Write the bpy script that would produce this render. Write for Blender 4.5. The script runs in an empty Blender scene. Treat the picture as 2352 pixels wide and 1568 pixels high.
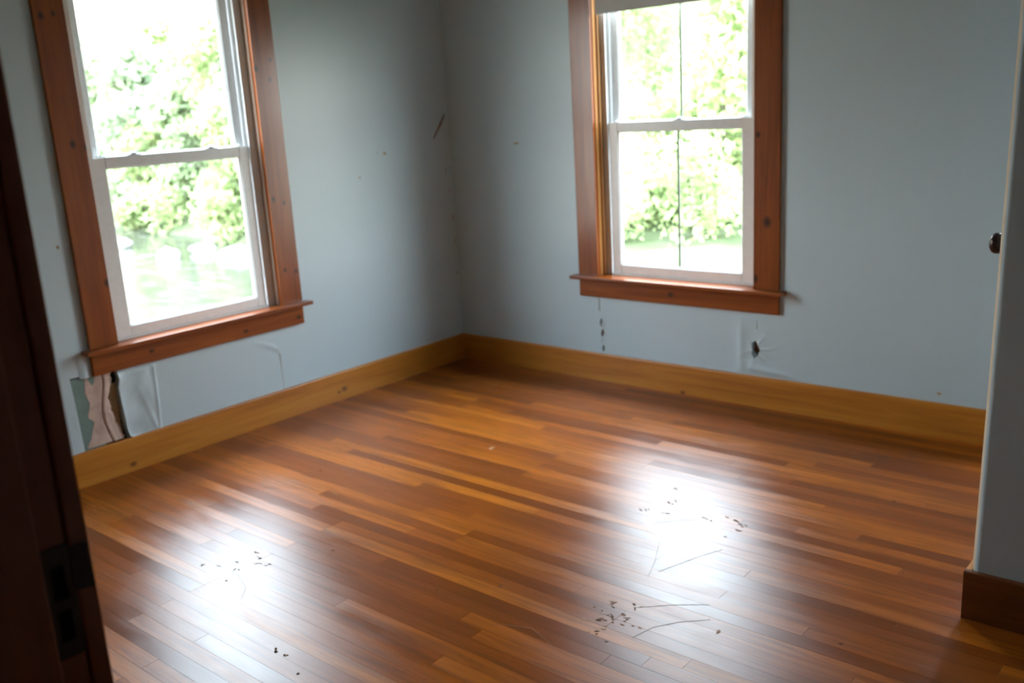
import bpy, bmesh, math, random
from mathutils import Vector, Matrix, noise
from mathutils.geometry import tessellate_polygon

# ------------------------------------------------------------------ camera
scene = bpy.context.scene
COL = scene.collection
W_, H_ = 2352, 1568
CAM = Vector((4.1107, -4.2597, 1.55))
FW = Vector((-0.63651834, 0.73274488, -0.24068514))
RI = Vector((0.76295646, 0.6438921, -0.05744909))
UP = Vector((-0.11287974, 0.22019968, 0.96890158))
FPX = 2159.69
cd = bpy.data.cameras.new('camera')
cam = bpy.data.objects.new('camera', cd)
COL.objects.link(cam)
m = Matrix((RI, UP, -FW)).transposed().to_4x4()
m.translation = CAM
cam.matrix_world = m
cd.sensor_fit = 'HORIZONTAL'
cd.sensor_width = 22.3
cd.lens = FPX / W_ * 22.3
cd.clip_start = 0.02
cd.clip_end = 500
cd.dof.use_dof = True
cd.dof.focus_distance = 1.9
cd.dof.aperture_fstop = (cd.lens / 1000) / 0.0085
scene.camera = cam

# ------------------------------------------------------------------ world, exposure
SKY = 23.0
w = bpy.data.worlds.new('overcast_sky')
scene.world = w
w.use_nodes = True
nt = w.node_tree
nt.nodes.clear()
out = nt.nodes.new('ShaderNodeOutputWorld')
bg = nt.nodes.new('ShaderNodeBackground')
tc = nt.nodes.new('ShaderNodeTexCoord')
sx = nt.nodes.new('ShaderNodeSeparateXYZ')
rp = nt.nodes.new('ShaderNodeValToRGB')
rp.color_ramp.elements[0].position = 0.0
rp.color_ramp.elements[0].color = (1.0, 0.985, 0.95, 1)
rp.color_ramp.elements[1].position = 0.6
rp.color_ramp.elements[1].color = (0.66, 0.83, 1.0, 1)
nt.links.new(tc.outputs['Generated'], sx.inputs[0])
nt.links.new(sx.outputs['Z'], rp.inputs[0])
nt.links.new(rp.outputs[0], bg.inputs[0])
# overcast: the sky brightens steadily from the horizon to the zenith
mr = nt.nodes.new('ShaderNodeMapRange')
nt.links.new(sx.outputs['Z'], mr.inputs[0])
mr.inputs[1].default_value = 0.0; mr.inputs[2].default_value = 1.0
mr.inputs[3].default_value = SKY * 0.75; mr.inputs[4].default_value = SKY * 1.9
nt.links.new(mr.outputs[0], bg.inputs[1])
nt.links.new(bg.outputs[0], out.inputs[0])
scene.view_settings.view_transform = 'Standard'
scene.view_settings.look = 'None'
scene.view_settings.gamma = 1
scene.view_settings.use_curve_mapping = False
scene.view_settings.exposure = 0.0
scene.cycles.max_bounces = 12
scene.cycles.diffuse_bounces = 6
scene.cycles.glossy_bounces = 5
scene.cycles.transmission_bounces = 6
scene.cycles.transparent_max_bounces = 24
scene.cycles.sample_clamp_indirect = 0
scene.cycles.caustics_reflective = False
scene.cycles.caustics_refractive = False

# ------------------------------------------------------------------ object helpers
def tag(o, label=None, cat=None, group=None, kind=None):
    if label: o['label'] = label
    if cat: o['category'] = cat
    if group: o['group'] = group
    if kind: o['kind'] = kind
    return o

def link(name, mesh, parent=None):
    o = bpy.data.objects.new(name, mesh)
    COL.objects.link(o)
    if parent: o.parent = parent
    return o

def empty(name, loc=(0, 0, 0), rz=0):
    o = bpy.data.objects.new(name, None)
    o.empty_display_size = 0.1
    COL.objects.link(o)
    o.location = loc
    o.rotation_euler = (0, 0, rz)
    return o

def finish(name, bm, mat, parent=None, smooth=False):
    bmesh.ops.recalc_face_normals(bm, faces=bm.faces)
    me = bpy.data.meshes.new(name)
    bm.to_mesh(me)
    bm.free()
    if smooth:
        for p in me.polygons: p.use_smooth = True
    me.materials.append(mat)
    return link(name, me, parent)

def bbox(bm, x0, x1, y0, y1, z0, z1, bev=0.0, seg=1):
    r = bmesh.ops.create_cube(bm, size=1)
    vs = r['verts']
    for v in vs:
        v.co = Vector(((x0 + x1) / 2 + v.co.x * (x1 - x0), (y0 + y1) / 2 + v.co.y * (y1 - y0), (z0 + z1) / 2 + v.co.z * (z1 - z0)))
    if bev:
        es = list({e for v in vs for e in v.link_edges})
        bmesh.ops.bevel(bm, geom=es, offset=bev, segments=seg, affect='EDGES', profile=0.6)

def box(name, mat, parent, x0, x1, y0, y1, z0, z1, bev=0.0, seg=1):
    bm = bmesh.new()
    bbox(bm, x0, x1, y0, y1, z0, z1, bev, seg)
    return finish(name, bm, mat, parent)

def mesh_from(name, verts, faces, mat, parent=None, smooth=False):
    me = bpy.data.meshes.new(name)
    me.from_pydata(verts, [], faces)
    me.update()
    if smooth:
        for p in me.polygons: p.use_smooth = True
    me.materials.append(mat)
    return link(name, me, parent)

# ------------------------------------------------------------------ material helpers
def newmat(name):
    mt = bpy.data.materials.new(name)
    mt.use_nodes = True
    n = mt.node_tree
    b = n.nodes['Principled BSDF']
    return mt, n, b

def nn(n, t, **kw):
    o = n.nodes.new(t)
    for k, v in kw.items(): setattr(o, k, v)
    return o

def mth(n, op, a, b=None, clamp=False):
    o = n.nodes.new('ShaderNodeMath'); o.operation = op; o.use_clamp = clamp
    for i, s in enumerate((a, b)):
        if s is None: continue
        if isinstance(s, (int, float)): o.inputs[i].default_value = s
        else: n.links.new(s, o.inputs[i])
    return o.outputs[0]

def mix(n, f, a, b, mode='MIX'):
    o = n.nodes.new('ShaderNodeMix'); o.data_type = 'RGBA'; o.blend_type = mode
    for i, s in ((0, f), (6, a), (7, b)):
        if isinstance(s, (int, float)): o.inputs[i].default_value = s
        elif isinstance(s, tuple): o.inputs[i].default_value = (*s, 1)
        else: n.links.new(s, o.inputs[i])
    return o.outputs[2]

def mapping(n, vec, scale=(1, 1, 1), loc=(0, 0, 0)):
    o = n.nodes.new('ShaderNodeMapping')
    n.links.new(vec, o.inputs[0])
    o.inputs['Scale'].default_value = scale
    o.inputs['Location'].default_value = loc
    return o.outputs[0]

def noi(n, vec, scale, detail=4, rough=0.55, dist=0.0):
    o = n.nodes.new('ShaderNodeTexNoise')
    n.links.new(vec, o.inputs['Vector'])
    o.inputs['Scale'].default_value = scale
    o.inputs['Detail'].default_value = detail
    o.inputs['Roughness'].default_value = rough
    o.inputs['Distortion'].default_value = dist
    return o.outputs['Fac']

def ramp(n, fac, stops):
    o = n.nodes.new('ShaderNodeValToRGB')
    cr = o.color_ramp
    while len(cr.elements) < len(stops): cr.elements.new(0.5)
    for e, (p, c) in zip(cr.elements, stops):
        e.position = p
        e.color = (*c, 1) if isinstance(c, tuple) else (c, c, c, 1)
    n.links.new(fac, o.inputs[0])
    return o.outputs[0]

def bump(n, b, h, strength, dist=0.002):
    o = n.nodes.new('ShaderNodeBump')
    o.inputs['Strength'].default_value = strength
    o.inputs['Distance'].default_value = dist
    n.links.new(h, o.inputs['Height'])
    n.links.new(o.outputs[0], b.inputs['Normal'])

def simple(name, col, rough=0.5, metal=0.0, spec=0.5):
    mt, n, b = newmat(name)
    g = n.nodes.new('ShaderNodeNewGeometry')
    f = noi(n, g.outputs['Position'], 30, 3)
    c = mix(n, f, tuple(x * 0.9 for x in col), tuple(min(1, x * 1.08) for x in col))
    n.links.new(c, b.inputs['Base Color'])
    b.inputs['Roughness'].default_value = rough
    b.inputs['Metallic'].default_value = metal
    b.inputs['Specular IOR Level'].default_value = spec
    return mt

def wood(name, stops, axis, rough=0.25, knots=(), coat=0.3, knotcol=(0.02, 0.008, 0.006)):
    """varnished softwood; grain runs along axis; knots are (x, y, z, r) in the room."""
    mt, n, b = newmat(name)
    pos = n.nodes.new('ShaderNodeNewGeometry').outputs['Position']
    sc = [14.0, 14.0, 14.0]; sc['xyz'.index(axis)] = 0.8
    f = noi(n, mapping(n, pos, tuple(sc)), 1.6, 5, 0.6, 0.6)
    sc2 = [60.0, 60.0, 60.0]; sc2['xyz'.index(axis)] = 2.0
    f2 = noi(n, mapping(n, pos, tuple(sc2)), 2.0, 3)
    c = ramp(n, f, stops)
    c = mix(n, mth(n, 'MULTIPLY', f2, 0.35), c, stops[0][1])
    for k in knots:
        d = n.nodes.new('ShaderNodeVectorMath'); d.operation = 'SUBTRACT'
        n.links.new(pos, d.inputs[0]); d.inputs[1].default_value = k[:3]
        s = n.nodes.new('ShaderNodeVectorMath'); s.operation = 'MULTIPLY'
        n.links.new(d.outputs[0], s.inputs[0])
        v = [1 / k[3]] * 3; v['xyz'.index(axis)] = 0.72 / k[3]
        s.inputs[1].default_value = v
        l = n.nodes.new('ShaderNodeVectorMath'); l.operation = 'LENGTH'
        n.links.new(s.outputs[0], l.inputs[0])
        mr = n.nodes.new('ShaderNodeMapRange')
        n.links.new(l.outputs['Value'], mr.inputs[0])
        mr.inputs[1].default_value = 1.5; mr.inputs[2].default_value = 0.5
        mr.inputs[3].default_value = 0.0; mr.inputs[4].default_value = 0.9
        c = mix(n, mr.outputs[0], c, knotcol)
    n.links.new(c, b.inputs['Base Color'])
    n.links.new(mth(n, 'ADD', mth(n, 'MULTIPLY', f2, 0.12), rough - 0.06), b.inputs['Roughness'])
    b.inputs['Coat Weight'].default_value = coat * .4
    b.inputs['Specular IOR Level'].default_value = 0.42
    b.inputs['Coat Roughness'].default_value = 0.18
    bump(n, b, f2, 0.15, 0.001)
    return mt

REDW = [(0.25, (0.14, 0.028, 0.005)), (0.5, (0.26, 0.062, 0.009)), (0.78, (0.38, 0.115, 0.016))]
ORAW = [(0.22, (0.29, 0.085, 0.010)), (0.5, (0.50, 0.175, 0.018)), (0.75, (0.62, 0.26, 0.035))]
KN1 = [(0.022, -2.381, 2.028, .011), (0.022, -2.328, 2.038, .008), (0.022, -2.337, 1.507, .011), (0.022, -2.281, 1.491, .009), (0.022, -2.286, 0.896, .012),
       (0.022, -1.274, 1.854, .008), (0.022, -1.363, 1.81, .011), (0.022, -1.288, 1.757, .009), (0.022, -1.351, 1.165, .009), (0.022, -1.289, 1.14, .008), (0.022, -1.33, 0.794, .008), (0.022, -1.262, 0.778, .009)]
KN1A = [(0.02, -2.127, 0.542, .009), (0.02, -1.609, 0.526, .009), (0.02, -1.277, 0.53, .010)]
KN2 = [(2.1, -0.022, 0.946, .018), (2.04, -0.022, 0.665, .013), (2.05, -0.022, 1.36, .010)]
M = {}
M['case_z1'] = wood('varnished_pine_casing', REDW, 'z', 0.3, KN1)
M['case_y'] = wood('varnished_pine_apron', REDW, 'y', 0.3, KN1A)
M['case_z2'] = wood('varnished_pine_casing_back', REDW, 'z', 0.3, KN2)
M['case_x'] = wood('varnished_pine_apron_back', REDW, 'x', 0.3, [(1.556, -0.02, 0.545, .012)])
M['jamb_z'] = wood('varnished_pine_jamb', [(0.25, (0.33, 0.13, 0.035)), (0.5, (0.46, 0.21, 0.06)), (0.75, (0.55, 0.3, 0.1))], 'z', 0.35)
M['jamb_sheen'] = wood('pinkish_sheen_jamb', [(0.25, (0.27, 0.17, 0.12)), (0.5, (0.36, 0.24, 0.18)), (0.75, (0.42, 0.30, 0.24))], 'z', 0.4)  # light reflected off the jamb is put into its colour as pinkish grey
M['base_y'] = wood('orange_baseboard_left', ORAW, 'y', 0.42, [(0.018, -2.30, 0.035, .012), (0.018, -1.02, 0.06, .014), (0.018, -1.06, 0.05, .008)], 0.1, (0.12, 0.035, 0.01))
M['base_x'] = wood('orange_baseboard_back', ORAW, 'x', 0.42, [(1.62, -0.018, 0.012, .010)], 0.1, (0.12, 0.035, 0.01))
M['dark_z'] = wood('dark_door_jamb_wood', [(0.25, (0.13, 0.024, 0.005)), (0.55, (0.21, 0.042, 0.008)), (0.8, (0.27, 0.06, 0.012))], 'z', 0.4, (), 0.15)
M['vinyl'] = simple('white_vinyl', (0.74, 0.74, 0.735), 0.35)
M['muntin'] = simple('grey_muntin', (0.20, 0.22, 0.19), 0.5)
M['vinyl_dim'] = simple('weathered_vinyl', (0.55, 0.54, 0.50), 0.5)
M['blind'] = simple('grey_white_blind_fabric', (0.58, 0.57, 0.56), 0.8)
M['metal'] = simple('dull_lock_metal', (0.42, 0.42, 0.42), 0.35, 0.6)
M['bronze'] = simple('dark_bronze', (0.045, 0.03, 0.028), 0.3, 0.7)
M['iron'] = simple('dark_strike_metal', (0.028, 0.018, 0.014), 0.45, 0.5)
M['black'] = simple('cavity_shade', (0.012, 0.01, 0.009), 0.9, 0, 0.1)  # black stands in for the shade inside holes and gaps
M['ceil'] = simple('ceiling_boards', (0.50, 0.51, 0.50), 0.8)
M['panel'] = simple('grey_painted_boards', (0.34, 0.36, 0.36), 0.7)
M['cream'] = simple('cream_bead_edge', (0.72, 0.60, 0.44), 0.6)
M['slab'] = simple('subfloor_boards', (0.12, 0.06, 0.03), 0.8)

def wallmat(name, axis, col=(0.49, 0.59, 0.635)):
    """painted wallpaper: faint vertical ribs, panel seams as fine relief."""
    mt, n, b = newmat(name)
    pos = n.nodes.new('ShaderNodeNewGeometry').outputs['Position']
    sc = [1.0, 1.0, 1.0]
    sc['xy'.index(axis)] = 110.0
    sc['yx'.index(axis)] = 0.0
    ribs = noi(n, mapping(n, pos, tuple(sc)), 1.0, 2)
    blot = noi(n, pos, 2.2, 4)
    fine = noi(n, pos, 90, 3)
    c = mix(n, blot, tuple(x * 0.965 for x in col), tuple(x * 1.03 for x in col))
    c = mix(n, mth(n, 'MULTIPLY', ribs, 0.10), c, (0.36, 0.43, 0.44))
    # scattered dingy flecks
    fl = noi(n, pos, 26, 2)
    fl = ramp(n, fl, [(0.74, 0.0), (0.80, 0.28)])
    c = mix(n, fl, c, (0.33, 0.35, 0.32))
    n.links.new(c, b.inputs['Base Color'])
    b.inputs['Roughness'].default_value = 0.38
    b.inputs['Specular IOR Level'].default_value = 0.55
    h = mth(n, 'ADD', mth(n, 'MULTIPLY', ribs, 0.6), mth(n, 'MULTIPLY', fine, 0.25))
    s = n.nodes.new('ShaderNodeSeparateXYZ'); n.links.new(pos, s.inputs[0])
    comp = s.outputs['XY'.index(axis.upper())]
    seams = {'y': (-2.571, -0.75, -0.30), 'x': (0.62, 2.324, 2.702, 2.831, 2.93)}[axis]
    for sm in seams:
        d = mth(n, 'ABSOLUTE', mth(n, 'SUBTRACT', comp, sm))
        g = mth(n, 'SUBTRACT', 1.0, mth(n, 'MULTIPLY', d, 140.0), True)
        h = mth(n, 'ADD', h, mth(n, 'MULTIPLY', g, 0.9))
    big = noi(n, pos, 3.5, 2)
    h = mth(n, 'ADD', h, mth(n, 'MULTIPLY', big, 3.0))
    bump(n, b, h, 0.22, 0.002)
    return mt
M['wall_y'] = wallmat('blue_grey_wallpaper_left', 'y')
M['wall_x'] = wallmat('blue_grey_wallpaper_back', 'x')

def plastermat(name, c1, c2, dark):
    mt, n, b = newmat(name)
    pos = n.nodes.new('ShaderNodeNewGeometry').outputs['Position']
    f = noi(n, pos, 14, 5)
    f2 = noi(n, pos, 45, 4)
    c = ramp(n, f, [(0.3, c1), (0.65, c2)])
    c = mix(n, ramp(n, f2, [(0.62, 0.0), (0.75, 0.8)]), c, dark)
    n.links.new(c, b.inputs['Base Color'])
    b.inputs['Roughness'].default_value = 0.9
    bump(n, b, f2, 0.5, 0.003)
    return mt
M['plaster'] = plastermat('pinkish_plaster', (0.44, 0.31, 0.25), (0.60, 0.45, 0.38), (0.22, 0.17, 0.10))
M['greenlayer'] = plastermat('old_green_grey_paint', (0.155, 0.22, 0.20), (0.18, 0.25, 0.23), (0.14, 0.19, 0.17))
M['tan'] = plastermat('tan_backing', (0.36, 0.24, 0.13), (0.5, 0.36, 0.22), (0.2, 0.12, 0.05))
M['brown'] = plastermat('brown_backing', (0.10, 0.045, 0.02), (0.2, 0.09, 0.04), (0.03, 0.015, 0.01))

# floor planks: colour differs plank by plank
def plankmat():
    mt, n, b = newmat('varnished_strip_oak')
    oi = n.nodes.new('ShaderNodeObjectInfo')
    tcn = n.nodes.new('ShaderNodeTexCoord')
    pos = n.nodes.new('ShaderNodeNewGeometry').outputs['Position']
    va = n.nodes.new('ShaderNodeVectorMath'); va.operation = 'ADD'
    off = n.nodes.new('ShaderNodeCombineXYZ')
    n.links.new(mth(n, 'MULTIPLY', oi.outputs['Random'], 37.0), off.inputs[0])
    n.links.new(mth(n, 'MULTIPLY', oi.outputs['Random'], 91.0), off.inputs[1])
    n.links.new(tcn.outputs['Object'], va.inputs[0]); n.links.new(off.outputs[0], va.inputs[1])
    grain = noi(n, mapping(n, va.outputs[0], (1.3, 22, 22)), 1.5, 5, 0.6, 1.2)
    fineg = noi(n, mapping(n, va.outputs[0], (4, 160, 60)), 1.5, 3)
    base = ramp(n, oi.outputs['Random'], [(0.0, (0.14, 0.026, 0.004)), (0.16, (0.20, 0.041, 0.005)), (0.45, (0.30, 0.068, 0.006)), (0.75, (0.39, 0.098, 0.008)), (1.0, (0.46, 0.130, 0.010))])
    c = mix(n, ramp(n, grain, [(0.42, 0.0), (0.68, 0.75)]), base, (0.11, 0.025, 0.005))
    c = mix(n, mth(n, 'MULTIPLY', fineg, 0.30), c, (0.34, 0.11, 0.016))
    # worn, dirty traffic areas
    wear = noi(n, pos, 1.7, 4)
    c = mix(n, ramp(n, wear, [(0.5, 0.0), (0.75, 0.3)]), c, (0.10, 0.036, 0.014))
    speck = noi(n, mapping(n, pos, (1, 2.0, 1)), 34, 2)
    c = mix(n, ramp(n, speck, [(0.76, 0.0), (0.80, 0.7)]), c, (0.07, 0.03, 0.012))
    rr = noi(n, mapping(n, pos, (1.5, 5, 1)), 4.0, 4)
    rgh = mth(n, 'ADD', mth(n, 'MULTIPLY', rr, 0.12), 0.27)
    rgh = mth(n, 'ADD', rgh, mth(n, 'MULTIPLY', oi.outputs['Random'], 0.06))
    hh = mth(n, 'ADD', mth(n, 'MULTIPLY', fineg, 0.3), noi(n, mapping(n, pos, (3, 9, 1)), 3.0, 3))
    bp = n.nodes.new('ShaderNodeBump')
    bp.inputs['Strength'].default_value = 0.12; bp.inputs['Distance'].default_value = 0.002
    n.links.new(hh, bp.inputs['Height'])
    df = n.nodes.new('ShaderNodeBsdfDiffuse'); gl_ = n.nodes.new('ShaderNodeBsdfGlossy')
    gl_.distribution = 'BECKMANN'
    gl_.inputs['Color'].default_value = (1, 1, 1, 1)
    fr = n.nodes.new('ShaderNodeFresnel'); fr.inputs[0].default_value = 1.325
    for q in (df, gl_, fr): n.links.new(bp.outputs[0], q.inputs['Normal'])
    n.links.new(c, df.inputs['Color']); n.links.new(rgh, gl_.inputs['Roughness'])
    mx = n.nodes.new('ShaderNodeMixShader')
    n.links.new(fr.outputs[0], mx.inputs[0]); n.links.new(df.outputs[0], mx.inputs[1]); n.links.new(gl_.outputs[0], mx.inputs[2])
    n.links.new(mx.outputs[0], n.nodes['Material Output'].inputs['Surface'])
    n.nodes.remove(b)
    return mt
M['plank'] = plankmat()

def glassmat():
    mt = bpy.data.materials.new('window_glass')
    mt.use_nodes = True
    n = mt.node_tree
    n.nodes.clear()
    o = n.nodes.new('ShaderNodeOutputMaterial')
    t = n.nodes.new('ShaderNodeBsdfTransparent'); t.inputs[0].default_value = (0.97, 0.985, 0.975, 1)
    g = n.nodes.new('ShaderNodeBsdfGlossy'); g.inputs['Roughness'].default_value = 0.02
    f = n.nodes.new('ShaderNodeFresnel')
    # a thin sheet: light leaving through the back face meets the same index again
    ge = n.nodes.new('ShaderNodeNewGeometry')
    io = nn(n, 'ShaderNodeMapRange')
    n.links.new(ge.outputs['Backfacing'], io.inputs[0])
    io.inputs[3].default_value = 1.22; io.inputs[4].default_value = 1 / 1.22
    n.links.new(io.outputs[0], f.inputs[0])
    mx = n.nodes.new('ShaderNodeMixShader')
    n.links.new(f.outputs[0], mx.inputs[0])
    n.links.new(t.outputs[0], mx.inputs[1]); n.links.new(g.outputs[0], mx.inputs[2])
    n.links.new(mx.outputs[0], o.inputs[0])
    return mt
M['glass'] = glassmat()

# ------------------------------------------------------------------ room shell
def wallP(axis, s, z, d):
    """left wall: plane x=0, s=y, depth d into the wall = -x; back wall: plane y=0, s=x, depth = +y"""
    return (-d, s, z) if axis == 'y' else (s, d, z)

def wall(name, axis, outer, through, recesses, thick, mat):
    verts, faces = [], []
    def addloop(poly, d):
        b = len(verts)
        verts.extend(wallP(axis, s, z, d) for s, z in poly)
        return list(range(b, b + len(poly)))
    fo = addloop(outer, 0); ft = [addloop(p, 0) for p in through]; fr = [addloop(p[0], 0) for p in recesses]
    polys = [outer] + through + [p[0] for p in recesses]
    flat = fo + [i for l in ft for i in l] + [i for l in fr for i in l]
    for t in tessellate_polygon([[Vector((a, b_, 0)) for a, b_ in p] for p in polys]):
        faces.append([flat[i] for i in t])
    bo = addloop(outer, thick); bt = [addloop(p, thick) for p in through]
    flat2 = bo + [i for l in bt for i in l]
    for t in tessellate_polygon([[Vector((a, b_, 0)) for a, b_ in p] for p in [outer] + through]):
        faces.append([flat2[i] for i in t])
    def strip(a, b_):
        for i in range(len(a)):
            j = (i + 1) % len(a)
            faces.append([a[i], a[j], b_[j], b_[i]])
    strip(fo, bo)
    for a, b_ in zip(ft, bt): strip(a, b_)
    for a, (p, d, _m, _n) in zip(fr, recesses):
        strip(a, addloop(p, d))
    o = mesh_from(name, verts, faces, mat)
    tag(o, kind='structure')
    for p, d, mt, nm in recesses:
        if nm is None: continue
        vs, fs = [], []
        vs = [wallP(axis, s, z, d - 0.0006) for s, z in p]
        k = len(vs)
        vs += [wallP(axis, s, z, d + 0.002) for s, z in p]
        T = tessellate_polygon([[Vector((a, b_, 0)) for a, b_ in p]])
        fs = [list(t) for t in T] + [[i + k for i in t] for t in T] + [[i, (i + 1) % k, (i + 1) % k + k, i + k] for i in range(k)]
        mesh_from(nm, vs, fs, mt, o)
    return o

def blob(cs, cz, rs, rz, seed, n=9):
    r = random.Random(seed)
    return [(cs + math.cos(a) * rs * r.uniform(.7, 1.15), cz + math.sin(a) * rz * r.uniform(.7, 1.15)) for a in [2 * math.pi * i / n for i in range(n)]]

HC = 2.60            # ceiling height
W1C, W1W = -1.8265, 0.905
W2C, W2W = 1.5615, 0.935
def rect(c, wd): return [(c - wd / 2 - .012, .585), (c + wd / 2 + .012, .585), (c + wd / 2 + .012, 2.285), (c - wd / 2 - .012, 2.285)]
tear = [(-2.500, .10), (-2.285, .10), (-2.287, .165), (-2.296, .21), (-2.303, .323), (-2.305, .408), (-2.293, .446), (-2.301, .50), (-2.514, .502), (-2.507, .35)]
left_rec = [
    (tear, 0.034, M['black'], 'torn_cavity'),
    ([(-.022, 1.535), (-.034, 1.54), (-.075, 1.487), (-.145, 1.395), (-.128, 1.398), (-.06, 1.475)], 0.004, M['brown'], 'wallpaper_scratch'),
    (blob(-2.466, 1.081, .008, .009, 1), .004, M['tan'], 'nail_hole'),
    (blob(-.543, 1.339, .011, .010, 2), .004, M['tan'], 'nail_hole'),
    (blob(-.60, 1.345, .004, .004, 21), .003, M['brown'], 'nail_hole'),
    (blob(-.745, 1.22, .007, .007, 3), .004, M['tan'], 'nail_hole'),
    (blob(-.016, .906, .008, .022, 4), .004, M['tan'], 'corner_chip'),
    (blob(-.013, .76, .006, .03, 5), .004, M['tan'], 'corner_chip'),
    (blob(-.018, .56, .006, .016, 6), .004, M['brown'], 'corner_chip'),
    (blob(-.012, .42, .005, .02, 7), .004, M['tan'], 'corner_chip'),
    (blob(-.05, 1.20, .006, .03, 8), .003, M['tan'], 'corner_chip'),
    (blob(-.035, 1.08, .005, .025, 9), .003, M['tan'], 'corner_chip'),
]
wl = wall('wall_left', 'y', [(-5.4, -.05), (0, -.05), (0, HC), (-5.4, HC)], [rect(W1C, W1W)], left_rec, .17, M['wall_y'])
back_rec = [
    (blob(.530, 1.349, .026, .006, 11), .004, M['tan'], 'nail_hole'),
    (blob(2.918, .202, .011, .008, 12), .004, M['tan'], 'nail_hole'),
    ([(1.074, .405), (1.083, .40), (1.083, .485), (1.076, .485)], .008, M['brown'], 'wall_crack'),
    ([(1.078, .335), (1.088, .322), (1.099, .352), (1.098, .376), (1.088, .362)], .012, M['brown'], 'wall_crack'),
    ([(1.087, .268), (1.097, .258), (1.108, .288), (1.110, .306), (1.098, .300), (1.089, .288)], .012, M['brown'], 'wall_crack'),
    ([(1.088, .225), (1.094, .222), (1.097, .252), (1.091, .254)], .008, M['brown'], 'wall_crack'),
    ([(1.092, .175), (1.104, .168), (1.112, .175), (1.107, .215), (1.100, .212)], .010, M['brown'], 'wall_crack'),
    (blob(2.034, .30, .024, .046, 15, 11), .03, M['brown'], 'torn_hole'),
    ([(2.036, .405), (2.041, .40), (2.044, .452), (2.039, .455)], .006, M['brown'], 'wall_crack'),
]
wb = wall('wall_back', 'x', [(-.17, -.05), (3.40, -.05), (3.40, HC), (-.17, HC)], [rect(W2C, W2W)], back_rec, .17, M['wall_x'])

def sheet(name, axis, z0, z1, Lf, Rf, depth, mat, parent, nz=24, ns=14, back=0.002, skip=None):
    """thin layer between curves Lf(z) and Rf(z); depth(u, v, s, z) >0 goes into the wall, <0 stands proud"""
    verts, faces = [], []
    for j in range(nz + 1):
        v = j / nz; z = z0 + (z1 - z0) * v
        for i in range(ns + 1):
            u = i / ns; s = Lf(z) * (1 - u) + Rf(z) * u
            verts.append((s, z, depth(u, v, s, z)))
    k = len(verts)
    P = [wallP(axis, s, z, d) for s, z, d in verts] + [wallP(axis, s, z, d + back) for s, z, d in verts]
    cells = {}
    for j in range(nz):
        for i in range(ns):
            a = j * (ns + 1) + i
            sc_, zc = (verts[a][0] + verts[a + 1][0]) / 2, (verts[a][1] + verts[a + ns + 1][1]) / 2
            if skip and skip(sc_, zc): continue
            cells[(i, j)] = a
    for (i, j), a in cells.items():
        b_ = a + 1; c = a + ns + 2; d = a + ns + 1
        faces.append((a, b_, c, d)); faces.append((a + k, d + k, c + k, b_ + k))
        for (di, dj, p, q) in ((-1, 0, d, a), (1, 0, b_, c), (0, -1, a, b_), (0, 1, c, d)):
            if (i + di, j + dj) not in cells: faces.append((p, q, q + k, p + k))
    o = mesh_from(name, P, faces, mat, parent, smooth=False)
    return o

def interp(tab):
    tab = sorted(tab)
    def f(z):
        if z <= tab[0][0]: return tab[0][1]
        for (a, va), (b_, vb) in zip(tab, tab[1:]):
            if z <= b_: return va + (vb - va) * (z - a) / (b_ - a)
        return tab[-1][1]
    return f
def nz_(x, y, z=0.0): return noise.noise(Vector((x, y, z)))

greenR = interp([(.12, -2.47), (.172, -2.485), (.206, -2.465), (.252, -2.448), (.28, -2.436), (.306, -2.462), (.33, -2.455), (.364, -2.443), (.418, -2.456), (.489, -2.448)])
gl = sheet('green_layer', 'y', .12, .496, lambda z: -2.511, lambda z: -2.40, lambda u, v, s, z: .004, M['greenlayer'], wl, 6, 4)
gl['label'] = 'old grey-green paint layer showing beside the torn plaster'
plR = interp([(.12, -2.300), (.177, -2.305), (.22, -2.318), (.26, -2.330), (.319, -2.342), (.37, -2.350), (.393, -2.338), (.44, -2.322), (.48, -2.318)])
def pldepth(u, v, s, z):
    fold = -2.372 + (z - .17) * -.03 + .016 * math.sin(z * 16)
    d = .0025 + .0025 * nz_(s * 18, z * 9)
    x = s - fold
    d += .005 * math.exp(-(x / .006) ** 2)          # the open crease
    if x > 0: d -= .006 * math.exp(-(x / .016) ** 2)
    d += .016 * max(0, (u - .8) / .2) ** 2
    return d
ps = sheet('exposed_plaster', 'y', .166, .487, lambda z: greenR(z) + .006 * nz_(z * 60, 3), lambda z: plR(z) + .01 * nz_(z * 50, 7), pldepth, M['plaster'], wl, 44, 36, .003)
ps['label'] = 'pinkish bare plaster with a vertical crease'
# dirty rubble strip between plaster and the crack
sheet('plaster_rubble', 'y', .158, .43, lambda z: plR(z) - .01, lambda z: -2.307 + .006 * nz_(z * 40, 1), lambda u, v, s, z: .018 + .006 * nz_(s * 60, z * 60), M['tan'], wl, 24, 6, .003)

def flapd(u, v, s, z):
    edge = math.exp(-u * 7)
    wr = nz_(s * 7 + z * 5, z * 6 - s * 5) + .35 * nz_(s * 15 - z * 9, z * 12, 4)
    ridge = math.exp(-((u - .93) / .05) ** 2)
    env = min(1, max(0, (1 - u) / .08)) * min(1, (1 - v) / .06 + .15)
    diag = math.exp(-((u - .35 - .5 * (1 - v)) / .07) ** 2) * max(0, .75 - v)
    return -(.0004 + env * (.004 + .009 * max(-.3, wr) + .009 * edge + .005 * ridge + .006 * diag))
fl = sheet('wallpaper_flap', 'y', .154, .478, interp([(.154, -2.272), (.175, -2.290), (.21, -2.298), (.323, -2.305), (.408, -2.307), (.446, -2.295), (.478, -2.300)]),
      interp([(.15, -2.120), (.48, -2.105)]), flapd, M['wall_y'], wl, 46, 40, .0012)
fl['label'] = 'wrinkled loose wallpaper lifting off beside the crack'
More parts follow.
